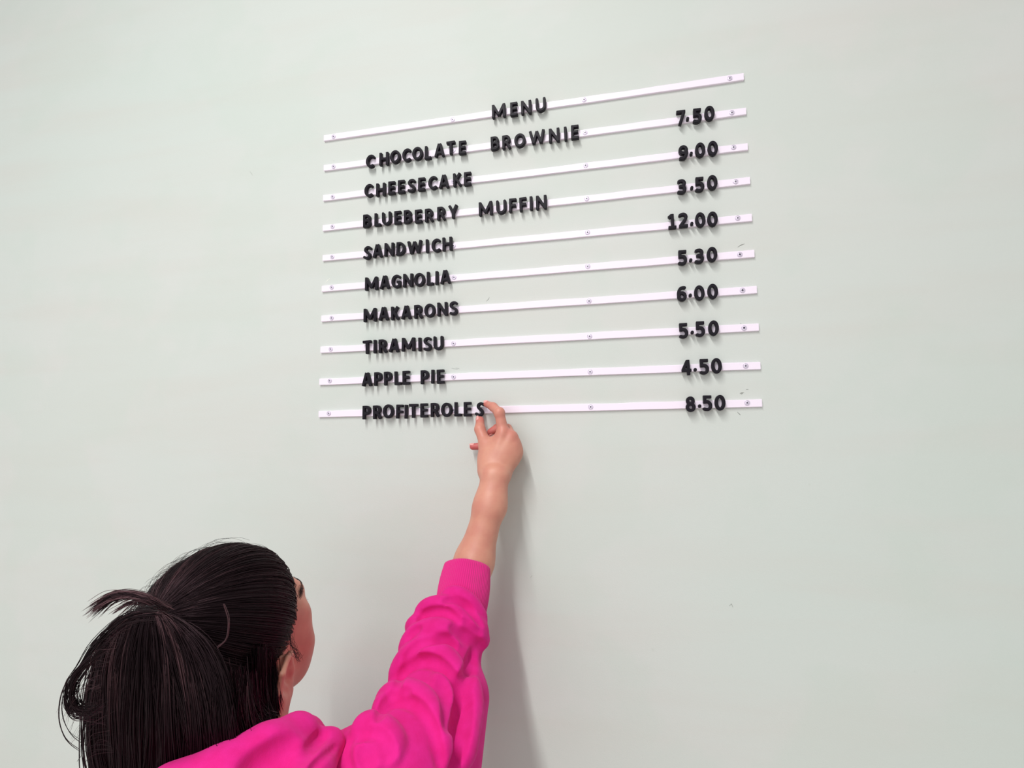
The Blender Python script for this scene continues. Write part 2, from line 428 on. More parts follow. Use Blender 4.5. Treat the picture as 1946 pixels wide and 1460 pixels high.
    G['4'] = (17, [('s', [(12, 0), (12, H)]), ('s', [(.6, 8.2), (17, 8.2)]), ('s', [(11.2, H - 1.2), (2.6, 8.4)])])
    G['8'] = (16.5, [('o', arc(8.25, 19.4, 4.7, 4.95, 0, 360, 20)), ('o', arc(8.25, 8.3, 5.5, 5.6, 0, 360, 20))])
    G['.'] = (5.6, [('o', [(2.8, 6.6), (2.8, 7.4)])])
    return G
GL = glyphs()
LET_T = .0082
LET_ME = {}
def letter_mesh(ch):
    if ch in LET_ME: return LET_ME[ch]
    wd, strokes = GL[ch]
    hw = .0027 if ch in '0123456789' else .0027
    if ch == '.': hw = .0027
    cx = wd / 2; cz = 13.5 if ch != '.' else 7
    segs = []
    for kind, pts in strokes:
        P = [((x - cx) / 1000, (z - cz) / 1000) for x, z in pts]
        for a, b in zip(P[:-1], P[1:]): segs.append((kind, np.array(a), np.array(b)))
    rr = .0007
    def f(Q, c=None, r=0):
        xz = Q[:, [0, 2]]; d = np.full(len(Q), 9.)
        for kind, a, b in segs:
            ab = b - a; L = math.hypot(*ab)
            if L < 1e-9: continue
            u = ab / L
            al = (xz - a) @ u; pe = np.abs((xz - a) @ np.array([-u[1], u[0]]))
            if kind == 'o':
                v = np.hypot(pe, al - np.clip(al, 0, L)) - hw
            else:
                qx = np.abs(al - L / 2) - L / 2 + .0006; qy = pe - hw + .0006
                v = np.hypot(np.maximum(qx, 0), np.maximum(qy, 0)) + np.minimum(np.maximum(qx, qy), 0) - .0006
            d = np.minimum(d, v)
        dy = np.abs(Q[:, 1]) - LET_T / 2
        a_, b_ = d + rr, dy + rr
        return np.hypot(np.maximum(a_, 0), np.maximum(b_, 0)) + np.minimum(np.maximum(a_, b_), 0) - rr
    hx = wd / 2000 + .0015
    p, q = polygonise(f, (-hx, -LET_T / 2 - .001, -.0152), (hx, LET_T / 2 + .0012, .0155), .00062, N=60)
    o = mesh_obj('letter_shape', p, q, M_LETTER); LET_ME[ch] = o.data; bpy.data.objects.remove(o)
    return LET_ME[ch]

Wd = {1: (680, 250, 8.845), 2: (900, 170, 8.845), 3: (680, 370, 8.845), 4: (880, 340, 8.845), 5: (680, 500, 8.845), 6: (680, 630, 8.845),
      7: (680, 730, 7.207), 8: (1250, 180, 10.428), 9: (1100, 120, 5.121), 10: (1240, 390, 8.108), 11: (1240, 560, 5.615)}
WORDS = [  # rail index, word, survey window, extents x0 x1 y0 y1 of every piece
    (0, 'MENU', 2, [(292, 562, 240, 505), (612, 752, 218, 465), (788, 988, 182, 442), (1035, 1228, 138, 400)]),
    (1, 'CHOCOLATE', 1, [(130, 295, 400, 618), (355, 540, 350, 590), (540, 735, 320, 550), (740, 905, 295, 522), (910, 1110, 265, 495), (1125, 1250, 250, 480), (1285, 1475, 200, 448), (1480, 1660, 165, 405), (1695, 1835, 155, 405)]),
    (1, 'BROWNIE', 2, [(285, 445, 790, 1040), (478, 640, 770, 1022), (675, 890, 742, 992), (915, 1225, 678, 945), (1258, 1458, 648, 912), (1515, 1580, 635, 875), (1633, 1780, 598, 858)]),
    (1, '7.50', 8, [(360, 560, 315, 620), (562, 618, 455, 525), (690, 880, 283, 580), (915, 1128, 232, 530)]),
    (2, 'CHEESECAKE', 1, [(105, 268, 890, 1115), (305, 482, 865, 1105), (508, 648, 838, 1075), (672, 810, 818, 1055), (838, 985, 800, 1038), (1010, 1150, 778, 1012), (1175, 1345, 757, 990), (1360, 1550, 730, 968), (1600, 1755, 695, 945), (1780, 1922, 682, 925)]),
    (2, '9.00', 8, [(405, 605, 1012, 1310), (635, 688, 1148, 1212), (732, 942, 958, 1258), (982, 1192, 925, 1225)]),
    (3, 'BLUEBERRY', 3, [(85, 243, 335, 565), (275, 410, 315, 540), (403, 583, 292, 528), (610, 750, 275, 512), (772, 925, 262, 492), (955, 1100, 255, 488), (1123, 1290, 235, 475), (1328, 1495, 205, 445), (1515, 1700, 172, 415)]),
    (3, 'MUFFIN', 4, [(248, 520, 378, 635), (550, 742, 355, 610), (772, 908, 330, 578), (945, 1082, 310, 565), (1113, 1182, 298, 540), (1220, 1418, 272, 535)]),
    (3, '3.50', 9, [(955, 1050, 1135, 1280), (1085, 1112, 1203, 1237), (1130, 1225, 1113, 1260), (1245, 1350, 1093, 1242)]),
    (4, 'SANDWICH', 3, [(98, 245, 872, 1095), (245, 435, 838, 1068), (440, 630, 812, 1045), (640, 822, 800, 1032), (815, 1112, 762, 1018), (1145, 1198, 758, 985), (1232, 1400, 750, 975), (1415, 1605, 715, 955)]),
    (4, '12.00', 10, [(228, 372, 142, 375), (393, 550, 122, 355), (583, 625, 265, 320), (650, 818, 115, 352), (840, 1005, 103, 340)]),
    (5, 'MAGNOLIA', 5, [(110, 362, 235, 468), (368, 555, 220, 440), (557, 745, 203, 428), (757, 945, 183, 412), (945, 1140, 170, 402), (1155, 1290, 152, 378), (1305, 1362, 145, 368), (1380, 1575, 120, 360)]),
    (5, '5.30', 10, [(390, 540, 698, 932), (567, 608, 828, 878), (643, 798, 673, 908), (830, 1000, 648, 883)]),
    (6, 'MAKARONS', 5, [(85, 340, 765, 992), (345, 540, 745, 970), (558, 712, 735, 960), (725, 920, 720, 950), (940, 1112, 707, 937), (1115, 1315, 688, 918), (1335, 1520, 665, 895), (1540, 1692, 650, 878)]),
    (6, '6.00', 10, [(368, 530, 1253, 1487), (560, 602, 1370, 1418), (635, 805, 1240, 1475), (843, 1008, 1218, 1450)]),
    (7, 'TIRAMISU', 6, [(80, 248, 155, 383), (262, 328, 147, 370), (345, 512, 138, 362), (522, 712, 127, 352), (728, 985, 105, 340), (1020, 1075, 112, 332), (1105, 1250, 103, 327), (1270, 1450, 85, 318)]),
    (7, '5.50', 11, [(278, 388, 308, 468), (408, 438, 388, 424), (455, 568, 290, 450), (590, 710, 278, 442)]),
    (8, 'APPLE', 6, [(60, 262, 700, 920), (272, 427, 690, 915), (437, 592, 680, 908), (612, 750, 675, 900), (748, 890, 667, 895)]),
    (8, 'PIE', 6, [(1052, 1212, 658, 885), (1232, 1295, 650, 875), (1325, 1468, 645, 878)]),
    (8, '4.50', 11, [(298, 418, 700, 860), (440, 470, 788, 820), (497, 610, 690, 853), (618, 745, 680, 843)]),
    (9, 'PROFITEROLES', 7, [(62, 190, 300, 485), (205, 340, 295, 480), (340, 505, 283, 468), (525, 635, 288, 470), (640, 692, 290, 470), (697, 835, 275, 465), (855, 970, 270, 455), (988, 1138, 262, 450), (1132, 1310, 260, 448), (1322, 1430, 250, 442), (1450, 1565, 252, 440), (1615, 1760, 258, 442)]),
    (9, '8.50', 11, [(345, 465, 1092, 1250), (487, 517, 1175, 1207), (530, 645, 1080, 1240), (658, 780, 1073, 1237)]),
]
NTH = ['first', 'second', 'third', 'fourth', 'fifth', 'sixth', 'seventh', 'eighth', 'ninth', 'tenth', 'eleventh', 'last']
mid_t = RAIL_T + LET_T / 2 + .0001
for ri, word, wk, ext in WORDS:
    x0, y0, sc = Wd[wk]; a, b, ang = rails[ri]
    price = word[0] in '0123456789'
    for n, (ch, (ea, eb, ec, ed)) in enumerate(zip(word, ext)):
        p = W(x0 + (ea + eb) / 2 / sc, y0 + (ec + ed) / 2 / sc, mid_t)
        me = letter_mesh(ch)
        nm = 'decimal_point' if ch == '.' else ('price_digit' if price else 'menu_letter')
        o = bpy.data.objects.new(nm, me); COL.objects.link(o)
        tilt = -ang + math.radians(random.uniform(-1.6, 1.6))
        if word == 'PROFITEROLES' and n == 11: tilt = math.radians(13); p[1] -= .004
        if word == 'CHOCOLATE' and n == 0: tilt = math.radians(5)
        if word == 'SANDWICH' and n == 0: tilt = math.radians(6)
        o.location = p; o.rotation_euler = (0, tilt, 0)
        which = NTH[n] if n < len(word) - 1 else 'last'
        if ch == '.':
            tag(o, f'small black raised dot in the price {word} on the {ORD[ri]} rail', 'decimal point', 'black pieces of the prices')
        elif price:
            tag(o, f'black moulded digit {ch}, {which} figure of the price {word} on the {ORD[ri]} rail', 'digit', 'black pieces of the prices')
        elif word == 'PROFITEROLES' and n == 11:
            tag(o, 'tilted black letter S held between the thumb and finger of the raised hand', 'letter', 'black letters spelling PROFITEROLES')
        else:
            tag(o, f'black moulded letter {ch}, {which} letter of {word} on the {ORD[ri]} rail', 'letter', f'black letters spelling {word}')

# scuffs and scratches on the paint (thin raised or scraped flecks)
def scuff(pts, wpx, mat, name='scratch'):
    V = []; Fs = []
    P = [W(x, y, .0002) for x, y in pts]
    for i, p in enumerate(P):
        d = P[min(i + 1, len(P) - 1)] - P[max(i - 1, 0)]; d /= np.linalg.norm(d)
        nrm = np.array([-d[2], 0, d[0]]); w = wpx / 1000 * (.15 if i in (0, len(P) - 1) else .5)
        for s, yy in ((-1, 0.0), (0, -.0003), (1, 0.0)):
            q = p + nrm * w * s; V.append((q[0], -.0001 + yy, q[2]))
    for i in range(len(P) - 1):
        for j in range(2):
            Fs.append((i * 3 + j, i * 3 + j + 1, (i + 1) * 3 + j + 1, (i + 1) * 3 + j))
    return mesh_obj(name, V, Fs, mat, wall)
scuff([(1402, 470), (1408, 466), (1415, 463.5)], 1.3, M_SCUFF)
scuff([(1406, 748), (1410, 747), (1414, 746.5)], 1.6, M_SCUFF)
scuff([(1408, 750.5), (1411, 748)], 1.2, M_SCUFF)
scuff([(1418, 740.5), (1422, 740.2)], 1.2, M_SCUFF)
scuff([(1401, 783), (1405, 787), (1408, 789)], 1.0, M_SCUFF)
scuff([(1407, 614.5), (1408.5, 615.5)], 1.8, M_SCUFF)
scuff([(619, 538), (622, 533), (627, 529)], 1.6, M_SCUFFL)
scuff([(924, 573), (928, 569), (930, 565)], .8, M_SCUFF)
scuff([(475, 326), (480, 333)], 1.0, M_SCUFF)
scuff([(1386, 1152), (1390, 1148), (1393, 1155)], .9, M_SCUFF)
scuff([(1008, 1098), (1011, 1094)], .8, M_SCUFF)
scuff([(858, 700), (870, 702)], .7, M_SCUFF)
scuff([(634, 305), (635, 306.5)], 1.4, M_SCUFF)
scuff([(866, 699), (873, 701)], .8, M_SCUFF)

# ================================================================== PERSON
person = empty('person', (.15, -.42, 0))
tag(person, 'dark-haired person in a bright pink hoodie, seen from behind, reaching up to place a letter', 'person')
PINV = Matrix.Translation((-.15, .42, 0))
def pmesh(name, v, f, mat, parent=person, **kw):
    """mesh given in world space, stored in the person's space"""
    v = np.asarray(v, float) - np.array([.15, -.42, 0.])
    return mesh_obj(name, v, f, mat, parent, **kw)

# ---- head frame
H = D(433, 1178, .665)
vd = (H - T) / np.linalg.norm(H - T)
IR = R - (R @ vd) * vd; IR /= np.linalg.norm(IR); IU = np.cross(IR, vd); IB = -vd     # image right, up, back
r_ = np.array([.79, .59, -.17]); r_ /= np.linalg.norm(r_)
u_ = np.array([-.33, .61, .70]); u_ -= (u_ @ r_) * r_; u_ /= np.linalg.norm(u_); b_ = np.cross(r_, u_)
HM = np.outer(IR, r_) + np.outer(IU, u_) + np.outer(IB, b_)     # local -> world
def h(x, y, z): return H + HM @ np.array([x, y, z - .02])

BODY = Sdf()
# cranium, face
BODY.ell(h(0, -.012, .02), (.074, .094, .086), HM, .02)
BODY.ell(h(0, .038, -.035), (.058, .056, .080), HM, .03)
BODY.ell(h(0, .045, -.080), (.044, .042, .034), HM, .03)
BODY.ell(h(0, .074, -.100), (.018, .016, .015), HM, .02)
for s in (-1, 1):
    BODY.ell(h(s * .054, .054, -.046), (.026, .028, .032), HM, .02)
    BODY.ell(h(s * .037, .066, -.062), (.024, .022, .026), HM, .02)
    BODY.cap(h(s * .056, .0, -.05), h(s * .038, .055, -.088), .017, .014, .02)
for s in (-1, 1): BODY.ell(h(s * .052, .060, -.008), (.018, .022, .028), HM, .016)
BODY.cap(h(-.032, .082, .014), h(.032, .082, .014), .011, .011, .02)
BODY.cap(h(0, .090, .004), h(0, .108, -.030), .006, .010, .012)
for s in (-1, 1): BODY.ell(h(s * .011, .098, -.034), (.008, .009, .007), HM, .006)
for s in (-1, 1): BODY.ell(h(s * .031, .098, -.003), (.015, .012, .010), HM, .010, True)
BODY.cap(h(-.018, .087, -.060), h(.018, .087, -.060), .0055, .0055, .006)
BODY.cap(h(-.016, .086, -.069), h(.016, .086, -.069), .0065, .0065, .006)
BODY.cap(h(-.020, .094, -.0645), h(.020, .094, -.0645), .0022, .0022, .003, True)
for s in (-1, 1): BODY.ell(h(s * .049, .050, -.082), (.025, .030, .032), HM, .018)
# ears
def ear(sd):
    def e(y, z, out): return h(sd * (.077 + out * 1.45), y * 1.35 - .001, z - .022)
    hel = [(.012, -.012, .002), (.011, .012, .003), (-.001, .024, .009), (-.014, .020, .014), (-.021, .003, .016), (-.018, -.016, .013), (-.009, -.030, .008), (.003, -.038, .003)]
    p = [e(*q) for q in hel]
    BODY.chain(p, [.0030, .0032, .0034, .0035, .0035, .0034, .0046, .0054], .0025)
    ah = [(.003, .015, .004), (-.007, .008, .007), (-.011, -.006, .0075), (-.006, -.020, .006), (.005, -.026, .005)]
    BODY.chain([e(*q) for q in ah], [.0026, .003, .003, .0032, .003], .004)
    BODY.ell(e(-.004, -.006, .000), (.0042, .021, .026), HM, .003)
    BODY.ell(h(sd * .050, -.006, -.055), (.018, .026, .034), HM, .012)
    BODY.ell(e(.010, -.014, .004), (.0035, .004, .006), HM, .004)
    BODY.ell(e(.000, -.010, .010), (.0085, .010, .013), HM, .003, True)
ear(1); ear(-1)
# neck and torso
NB = np.array([.150, -.445, 1.335])
BODY.cap(h(.016, -.008, -.055), NB + [.030, 0.01, 0], .055, .060, .03)
BODY.cap(h(0, .010, -.070), NB + [0, .03, .0], .044, .050, .03)
SH_R = D(722, 1500, .605); SH_L = np.array([.020, -.470, 1.265])
BODY.cap(SH_L, SH_R, .045, .045, .05)
BODY.ell((.16, -.455, 1.18), (.150, .095, .19), None, .06)
BODY.ell((.155, -.445, .95), (.135, .095, .16), None, .06)
for s in (-1, 1):
    BODY.chain([(.155 + s * .085, -.44, .88), (.155 + s * .09, -.43, .48), (.155 + s * .09, -.44, .09)], [.082, .056, .038], .03)
    BODY.cap((.155 + s * .09, -.45, .035), (.155 + s * .10, -.30, .025), .036, .028, .02)
# left arm hanging
EL_L = np.array([-.075, -.50, 1.06]); WR_L = np.array([-.055, -.40, .83])
BODY.chain([SH_L, EL_L, WR_L], [.046, .036, .024], .02)
BODY.cap(WR_L, WR_L + [.004, .02, -.07], .024, .026, .02)
for i in range(4):
    b0 = WR_L + np.array([-.012 + .004 * i, .0 + .015 * i, -.085]); BODY.chain([b0, b0 + [.006, .006, -.035], b0 + [.012, .012, -.06]], [.0085, .008, .0065], .003)
b0 = WR_L + np.array([.01, .045, -.03]); BODY.chain([b0, b0 + [.006, .02, -.03], b0 + [.01, .022, -.055]], [.011, .0095, .008], .006)
# raised right arm
def hz(X, Y, dist): return W(860 + X / 6.64, 740 + Y / 6.64, dist)
EL_R = D(841, 1252, .790)
F1 = D(901, 1068, .896); F2 = D(931, 962, .913); WR = D(941, 905, .925)
side = HM @ np.array([1, 0, 0]); side = R
BODY.chain([SH_R, D(800, 1390, .685), EL_R], [.044, .036, .034], .03)
BODY.cap(EL_R, F1, .033, .0300, .02)
BODY.cap(F1, F2, .0300, .0240, .02)
for s in (-1, 1): BODY.cap(F2 + side * .006 * s, WR + side * .0065 * s, .0195, .0165, .02)
Wk = [hz(488, 1075, .064), hz(530, 1080, .066), hz(575, 1085, .064), hz(612, 1090, .061)]
MC = [hz(640, 545, .049), hz(745, 605, .046), hz(780, 695, .043), hz(795, 790, .040)]
for s in range(4):
    BODY.cap(WR + side * (-.008 + .0055 * s), Wk[s], .0158, .0146, .008)
    BODY.cap(Wk[s], MC[s], .0148, [.0115, .0110, .0108, .0105][s], .010)
    BODY.cap(MC[s] + [0, -.003, -.001], MC[s] + [0, -.003, .001], [.0100, .0098, .0092, .0082][s], None, .006)
    BODY.cap(Wk[s] + [0, -.0070, .012], MC[s] + [0, -.0085, -.004], .0030, .0042, .009)
BODY.cap(hz(560, 850, .042), hz(700, 820, .040), .020, .020, .02)           # palm body
# thumb
TH = [hz(440, 1010, .060), hz(418, 700, .047), hz(345, 505, .035), hz(347, 392, .023)]
BODY.cap(TH[0], TH[1], .0165, .0125, .016)
BODY.cap(hz(470, 900, .052), hz(590, 690, .044), .014, .012, .018)          # web of the thumb
BODY.cap(TH[1], TH[2], .0112, .0098, .006)
BODY.cap(TH[2], TH[3], .0096, .0076, .004)
# fingers
IX = [MC[0], hz(592, 300, .050), hz(512, 222, .036), hz(432, 186, .0215)]
MD = [MC[1], hz(690, 500, .016), hz(570, 490, .0135), hz(478, 540, .016)]
RG = [MC[2], hz(640, 690, .018), hz(420, 714, .0125), hz(258, 725, .0150)]
PK = [MC[3], hz(730, 830, .016), hz(620, 840, .0125), hz(530, 830, .013)]
BODY.chain(IX, [.0105, .0088, .0078, .0062], .0035)
BODY.chain(MD, [.0105, .0090, .0082, .0066], .003)
BODY.chain(RG, [.0100, .0085, .0076, .0062], .003)
BODY.chain(PK, [.0090, .0076, .0068, .0056], .003)
BODY.cap(IX[1] + [0, -.001, 0], IX[1] + [0, -.001, .001], .0092, None, .004)  # knuckle swell

FZ = .00165
zs = np.concatenate([np.arange(-.03, 1.30, .013), np.arange(1.302, 1.83, FZ)])
bp, bq = polygonise(BODY, (-.16, -.62, -.03), (.46, .03, 1.83), FZ, zs=zs)
body = pmesh('body', bp, bq, M_SKIN)
red = np.zeros(len(bp))
for c, rd, a in [(MC[0], .016, .5), (MC[1], .013, .55), (MC[2], .012, .5), (IX[1], .012, .45), (IX[3], .015, .8), (IX[2], .012, .5), (TH[3], .014, .8), (TH[2], .014, .4), (RG[3], .03, 1.), (MD[3], .018, .9), (MD[2], .018, .8), (RG[2], .02, 1.)]:
    red = np.maximum(red, a * np.exp(-((bp - c) ** 2).sum(1) / rd ** 2))
for c, rd, a in [(h(.085, -.005, -.03), .022, .35), (h(.05, .06, -.05), .03, .35)]:
    red = np.maximum(red, a * np.exp(-((bp - c) ** 2).sum(1) / rd ** 2))
at_ = body.data.attributes.new('tint', 'FLOAT', 'POINT'); at_.data.foreach_set('value', red.astype(np.float32)[:len(body.data.vertices)])

def orient(zdir, xdir):
    z = zdir / np.linalg.norm(zdir); x = xdir - (xdir @ z) * z; x /= np.linalg.norm(x)
    return np.stack([x, np.cross(z, x), z], 1)           # columns x (across), y (along), z (normal)
def ellipsoid_mesh(c, rad, M, nu=20, nv=12):
    V = []; Fs = []
    for i in range(nv + 1):
        t = math.pi * i / nv
        for j in range(nu):
            p = 2 * math.pi * j / nu
            V.append(c + M @ (np.array([math.sin(t) * math.cos(p), math.sin(t) * math.sin(p), math.cos(t)]) * rad))
    for i in range(nv):
        for j in range(nu):
            Fs.append((i * nu + j, (i + 1) * nu + j, (i + 1) * nu + (j + 1) % nu, i * nu + (j + 1) % nu))
    return np.array(V), Fs
for nm, ch_, nrm, w_ in [('thumb', TH, -R * .75 - F * .6 + U * .1, .0052), ('index', IX, U * .8 - F * .3 - R * .3, .0042), ('middle', MD, -F * .3 - U * .9, .0042), ('ring', RG, -F * .3 + U * .9, .004), ('pinky', PK, U * .8 - F * .2, .0035)]:
    ax_ = ch_[3] - ch_[2]; al = ax_ / np.linalg.norm(ax_)
    n_ = nrm - (nrm @ al) * al; n_ /= np.linalg.norm(n_)
    rt = {'thumb': .0076, 'index': .0062, 'middle': .0066, 'ring': .0062, 'pinky': .0056}[nm]
    M_ = orient(n_, np.cross(al, n_))
    v, f_ = ellipsoid_mesh(ch_[3] + n_ * (rt - .0012) + al * .001, np.array([w_, w_ * 1.35, .0017]), M_)
    pmesh('fingernail', v, f_, M_NAIL)

for s in (-1, 1):
    v, f_ = ellipsoid_mesh(h(s * .031, .080, -.003), np.array([.0118] * 3), HM); pmesh('eyeball', v, f_, M_EYE)
    v, f_ = ellipsoid_mesh(h(s * .031, .0885, -.003), np.array([.0058, .0038, .0058]), HM); pmesh('iris', v, f_, M_IRIS)

# ---- strands -------------------------------------------------------------
def strands(name, paths, radii, shade, mat, parent, sides=3):
    """paths (n, m, 3), radii (n,), shade (n,): thin tapered tubes in one mesh"""
    paths = np.asarray(paths); n, mm, _ = paths.shape
    tan = np.gradient(paths, axis=1); tan /= np.maximum(np.linalg.norm(tan, axis=2, keepdims=True), 1e-9)
    ref = rng.normal(size=(n, 1, 3)); s1 = np.cross(tan, ref); s1 /= np.maximum(np.linalg.norm(s1, axis=2, keepdims=True), 1e-9)
    s2 = np.cross(tan, s1)
    tp = np.ones(mm); tp[-3:] = [.8, .5, .12]
    rr = radii[:, None] * tp[None]
    ring = []
    for k in range(sides):
        a = 2 * math.pi * k / sides
        ring.append(paths + (s1 * math.cos(a) + s2 * math.sin(a)) * rr[..., None])
    V = np.stack(ring, 2).reshape(-1, 3)
    base = (np.arange(n)[:, None] * mm + np.arange(mm - 1)[None]) * sides
    Q = []
    for k in range(sides):
        k2 = (k + 1) % sides
        Q.append(np.stack([base + k, base + k2, base + sides + k2, base + sides + k], -1).reshape(-1, 4))
    Q = np.concatenate(Q)
    o = pmesh(name, V, Q, mat, parent)
    a = o.data.attributes.new('shade', 'FLOAT', 'POINT')
    sh = np.repeat(shade, mm * sides) if shade.ndim == 1 else np.repeat(shade.reshape(-1), sides)
    a.data.foreach_set('value', sh.astype(np.float32))
    return o

# scalp hair: a fitted cap under the combed strands
CC = np.array([0, -.014, .022]); CR = np.array([.0775, .0980, .0915])
CAP = Sdf()
CAP.ell(h(*CC), CR, HM, .01)
CAP.ell(h(0, -.050, -.050), (.046, .042, .056), HM, .03)
CAP.ell(h(0, .123, -.055), (.116, .096, .122), HM, .010, True)
for s in (-1, 1): CAP.ell(h(s * .085, .016, -.030), (.034, .030, .042), HM, .008, True)
cp_, cq_ = polygonise(CAP, H - .16, H + .16, .0028)
hair = pmesh('hair', cp_, cq_, M_CAP)
tag(hair, 'black-brown hair combed back and tied')
TIE_L = np.array([-.008, -.078, .085])             # tie, head-local
def on_cap(nv, lift):
    return CC + nv * (CR + lift[..., None])
def slerp(a, b, t):
    d = np.clip((a * b).sum(-1, keepdims=True), -1, 1); w = np.arccos(d)
    return (np.sin((1 - t) * w) * a + np.sin(t * w) * b) / np.maximum(np.sin(w), 1e-6)
tn = (TIE_L - CC) / CR; tn /= np.linalg.norm(tn)
N0 = 9000; n_ = rng.normal(size=(N0 * 3, 3)); n_ /= np.linalg.norm(n_, axis=1, keepdims=True)
pl = CC + n_ * CR; pw = H + (pl - [0, 0, .02]) @ HM.T
dcap = CAP(pw)
keep = (np.abs(dcap) < .006) & (n_[:, 2] > -.75)
n_ = n_[keep][:N0]; nS = len(n_); mS = 14
tt = np.linspace(0, 1, mS)[None, :, None]
clump = rng.normal(size=(180, 3)); clump /= np.linalg.norm(clump, axis=1, keepdims=True)
ci = np.argmax(n_ @ clump.T, 1)
S_ = slerp(n_[:, None], np.broadcast_to(tn, (nS, 1, 3)), tt * .945)
S_ = S_ + .035 * np.sin(tt * math.pi) * (clump[ci][:, None] - S_) * rng.random((nS, 1, 1))
S_ /= np.linalg.norm(S_, axis=2, keepdims=True)
lift = .0008 + .0030 * rng.random((nS, 1)) ** 2 + .0022 * np.sin(tt[..., 0] * math.pi) * rng.random((nS, 1)) + .006 * tt[..., 0] ** 6
lift = lift + .0012 * np.sin(ci * 1.7)[:, None] * np.sin(tt[..., 0] * math.pi)
lift[:, 0] -= .003
loc = on_cap(S_, lift)
wp = H + (loc - [0, 0, .02]) @ HM.T
csh = rng.random(180) ** 1.6
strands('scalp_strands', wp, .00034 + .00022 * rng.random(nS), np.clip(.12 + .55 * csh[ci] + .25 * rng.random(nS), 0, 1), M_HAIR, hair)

def LW(a, b, c, o):                                  # image-aligned offsets from a world point
    return o + IR * a + IU * b + IB * c
TIE = h(*(CC + tn * (CR + .010)))
def bez(P0, P1, P2, P3, m_):
    t = np.linspace(0, 1, m_)[None, :, None]
    return (1 - t) ** 3 * P0[:, None] + 3 * (1 - t) ** 2 * t * P1[:, None] + 3 * (1 - t) * t * t * P2[:, None] + t ** 3 * P3[:, None]
ir = lambda a, b, c: R * a[:, None] + U * b[:, None] + IB * c[:, None]
NP = 8500
th = rng.random(NP) * 2 - 1                           # left .. right
th = np.sign(th) * np.abs(th) ** .9
dp = rng.random(NP)                                   # depth layer, 1 = nearest the viewer
g = np.floor((th * .5 + .5) * 26); gs = np.sin(g * 12.9898) * .5 + .5; g2 = np.sin(g * 4.1 + np.floor(dp * 3) * 2.2) * .5 + .5
j = rng.normal(size=(4, NP))
edge = np.abs(th)
ex = np.where(th < 0, .066 * th, .088 * th) + .004 * j[0] + .006 * (gs - .5)
P0 = TIE + ir(.008 * th + .002 * j[0], .004 * (1 - edge) + .002 * j[1], .004 + .008 * dp)
P1 = TIE + ir(ex * .66, .010 * (1 - edge ** 2) * (0.3 + .7 * dp) + .004 * (th < 0) * edge + .004 * j[1] - .010 * (th > 0) * edge, .012 + .030 * dp)
P2 = TIE + ir(ex * 1.30 + .003 * j[2], -.070 - .02 * (1 - edge) + .006 * j[1], .008 + .040 * dp)
P3 = TIE + ir(ex * np.where(th < 0, .36, .90) + .007 * j[3], -.205 - .035 * g2 - .02 * rng.random(NP), .0 + .042 * dp)
PP = bez(P0, P1, P2, P3, 17)
wv = np.linspace(0, 1, 17)[None, :, None]
PP += (R * ((.0050 * np.sin(wv * 5 + (g * 1.3)[:, None, None]) + .0035 * np.sin(wv * 9 + (g * 2.9 + np.floor(dp * 3))[:, None, None])) * wv) + IB * (.003 * np.cos(wv * 6 + (g * 2.1)[:, None, None]) * wv))
wv1 = np.linspace(0, 1, 17)[None]
shp = np.clip((.18 + .55 * gs * g2 + .28 * rng.random(NP))[:, None] * (1.55 - 1.25 * wv1 ** 1.1), 0, 1)  # sheen painted into the strand tone: lighter near the tie, darker to the tips
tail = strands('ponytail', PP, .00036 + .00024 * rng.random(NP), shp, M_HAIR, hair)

# loose hair at the nape, curls at the left of the ponytail, the sprout above it and flyaways
def px_path(pts, depth, m_=18):
    P = np.array([D(x, y, depth if np.isscalar(depth) else depth[i]) for i, (x, y) in enumerate(pts)])
    t = np.linspace(0, len(P) - 1, m_); out = []
    for q in t:
        i = min(int(q), len(P) - 2); f_ = q - i
        p0 = P[max(i - 1, 0)]; p1 = P[i]; p2 = P[i + 1]; p3 = P[min(i + 2, len(P) - 1)]
        out.append(.5 * ((2 * p1) + (p2 - p0) * f_ + (2 * p0 - 5 * p1 + 4 * p2 - p3) * f_ ** 2 + (3 * p1 - p0 - 3 * p2 + p3) * f_ ** 3))
    return np.array(out)
loose, lr, ls = [], [], []
def bundle(pts, depth, n, spread, fan, rad=.0004, sh=.4, m_=18):
    base = px_path(pts, depth, m_)
    w = np.linspace(0, 1, m_)[:, None]
    for _ in range(n):
        o0 = rng.normal(size=3) * spread; o1 = rng.normal(size=3) * fan; ph = rng.random() * 6
        loose.append(base + o0 * (1 - w * .4) + o1 * w ** 1.5 + IU * (.0006 * np.sin(w * 7 + ph)))
        lr.append(rad * (.7 + .6 * rng.random())); ls.append(np.clip(sh + .3 * rng.normal(), 0, 1))
bundle([(318, 1158), (290, 1140), (248, 1130), (212, 1136), (180, 1160)], [.520, .515, .515, .515, .515], 130, .0016, .0035, .0003, .75)
bundle([(315, 1160), (280, 1142), (252, 1140), (228, 1152)], [.52, .515, .515, .515], 60, .0022, .006, .0003, .8)
bundle([(300, 1165), (245, 1175), (190, 1222), (160, 1270), (140, 1300), (135, 1330), (150, 1352), (182, 1350)], .49, 60, .0030, .003, .0003, .2, 26)
bundle([(200, 1230), (150, 1275), (133, 1310), (138, 1345), (165, 1360), (190, 1345)], .485, 26, .0020, .003, .00028, .2, 24)
bundle([(210, 1230), (150, 1270), (122, 1310), (116, 1360), (130, 1400), (160, 1425)], .485, 5, .0010, .002, .00026, .2, 26)
bundle([(462, 1300), (470, 1345), (488, 1378), (508, 1392)], [.57, .575, .58, .58], 260, .0070, .006, .00036, .15)
bundle([(440, 1300), (450, 1360), (470, 1410), (500, 1425)], [.55, .55, .555, .56], 260, .0090, .008, .00036, .35)
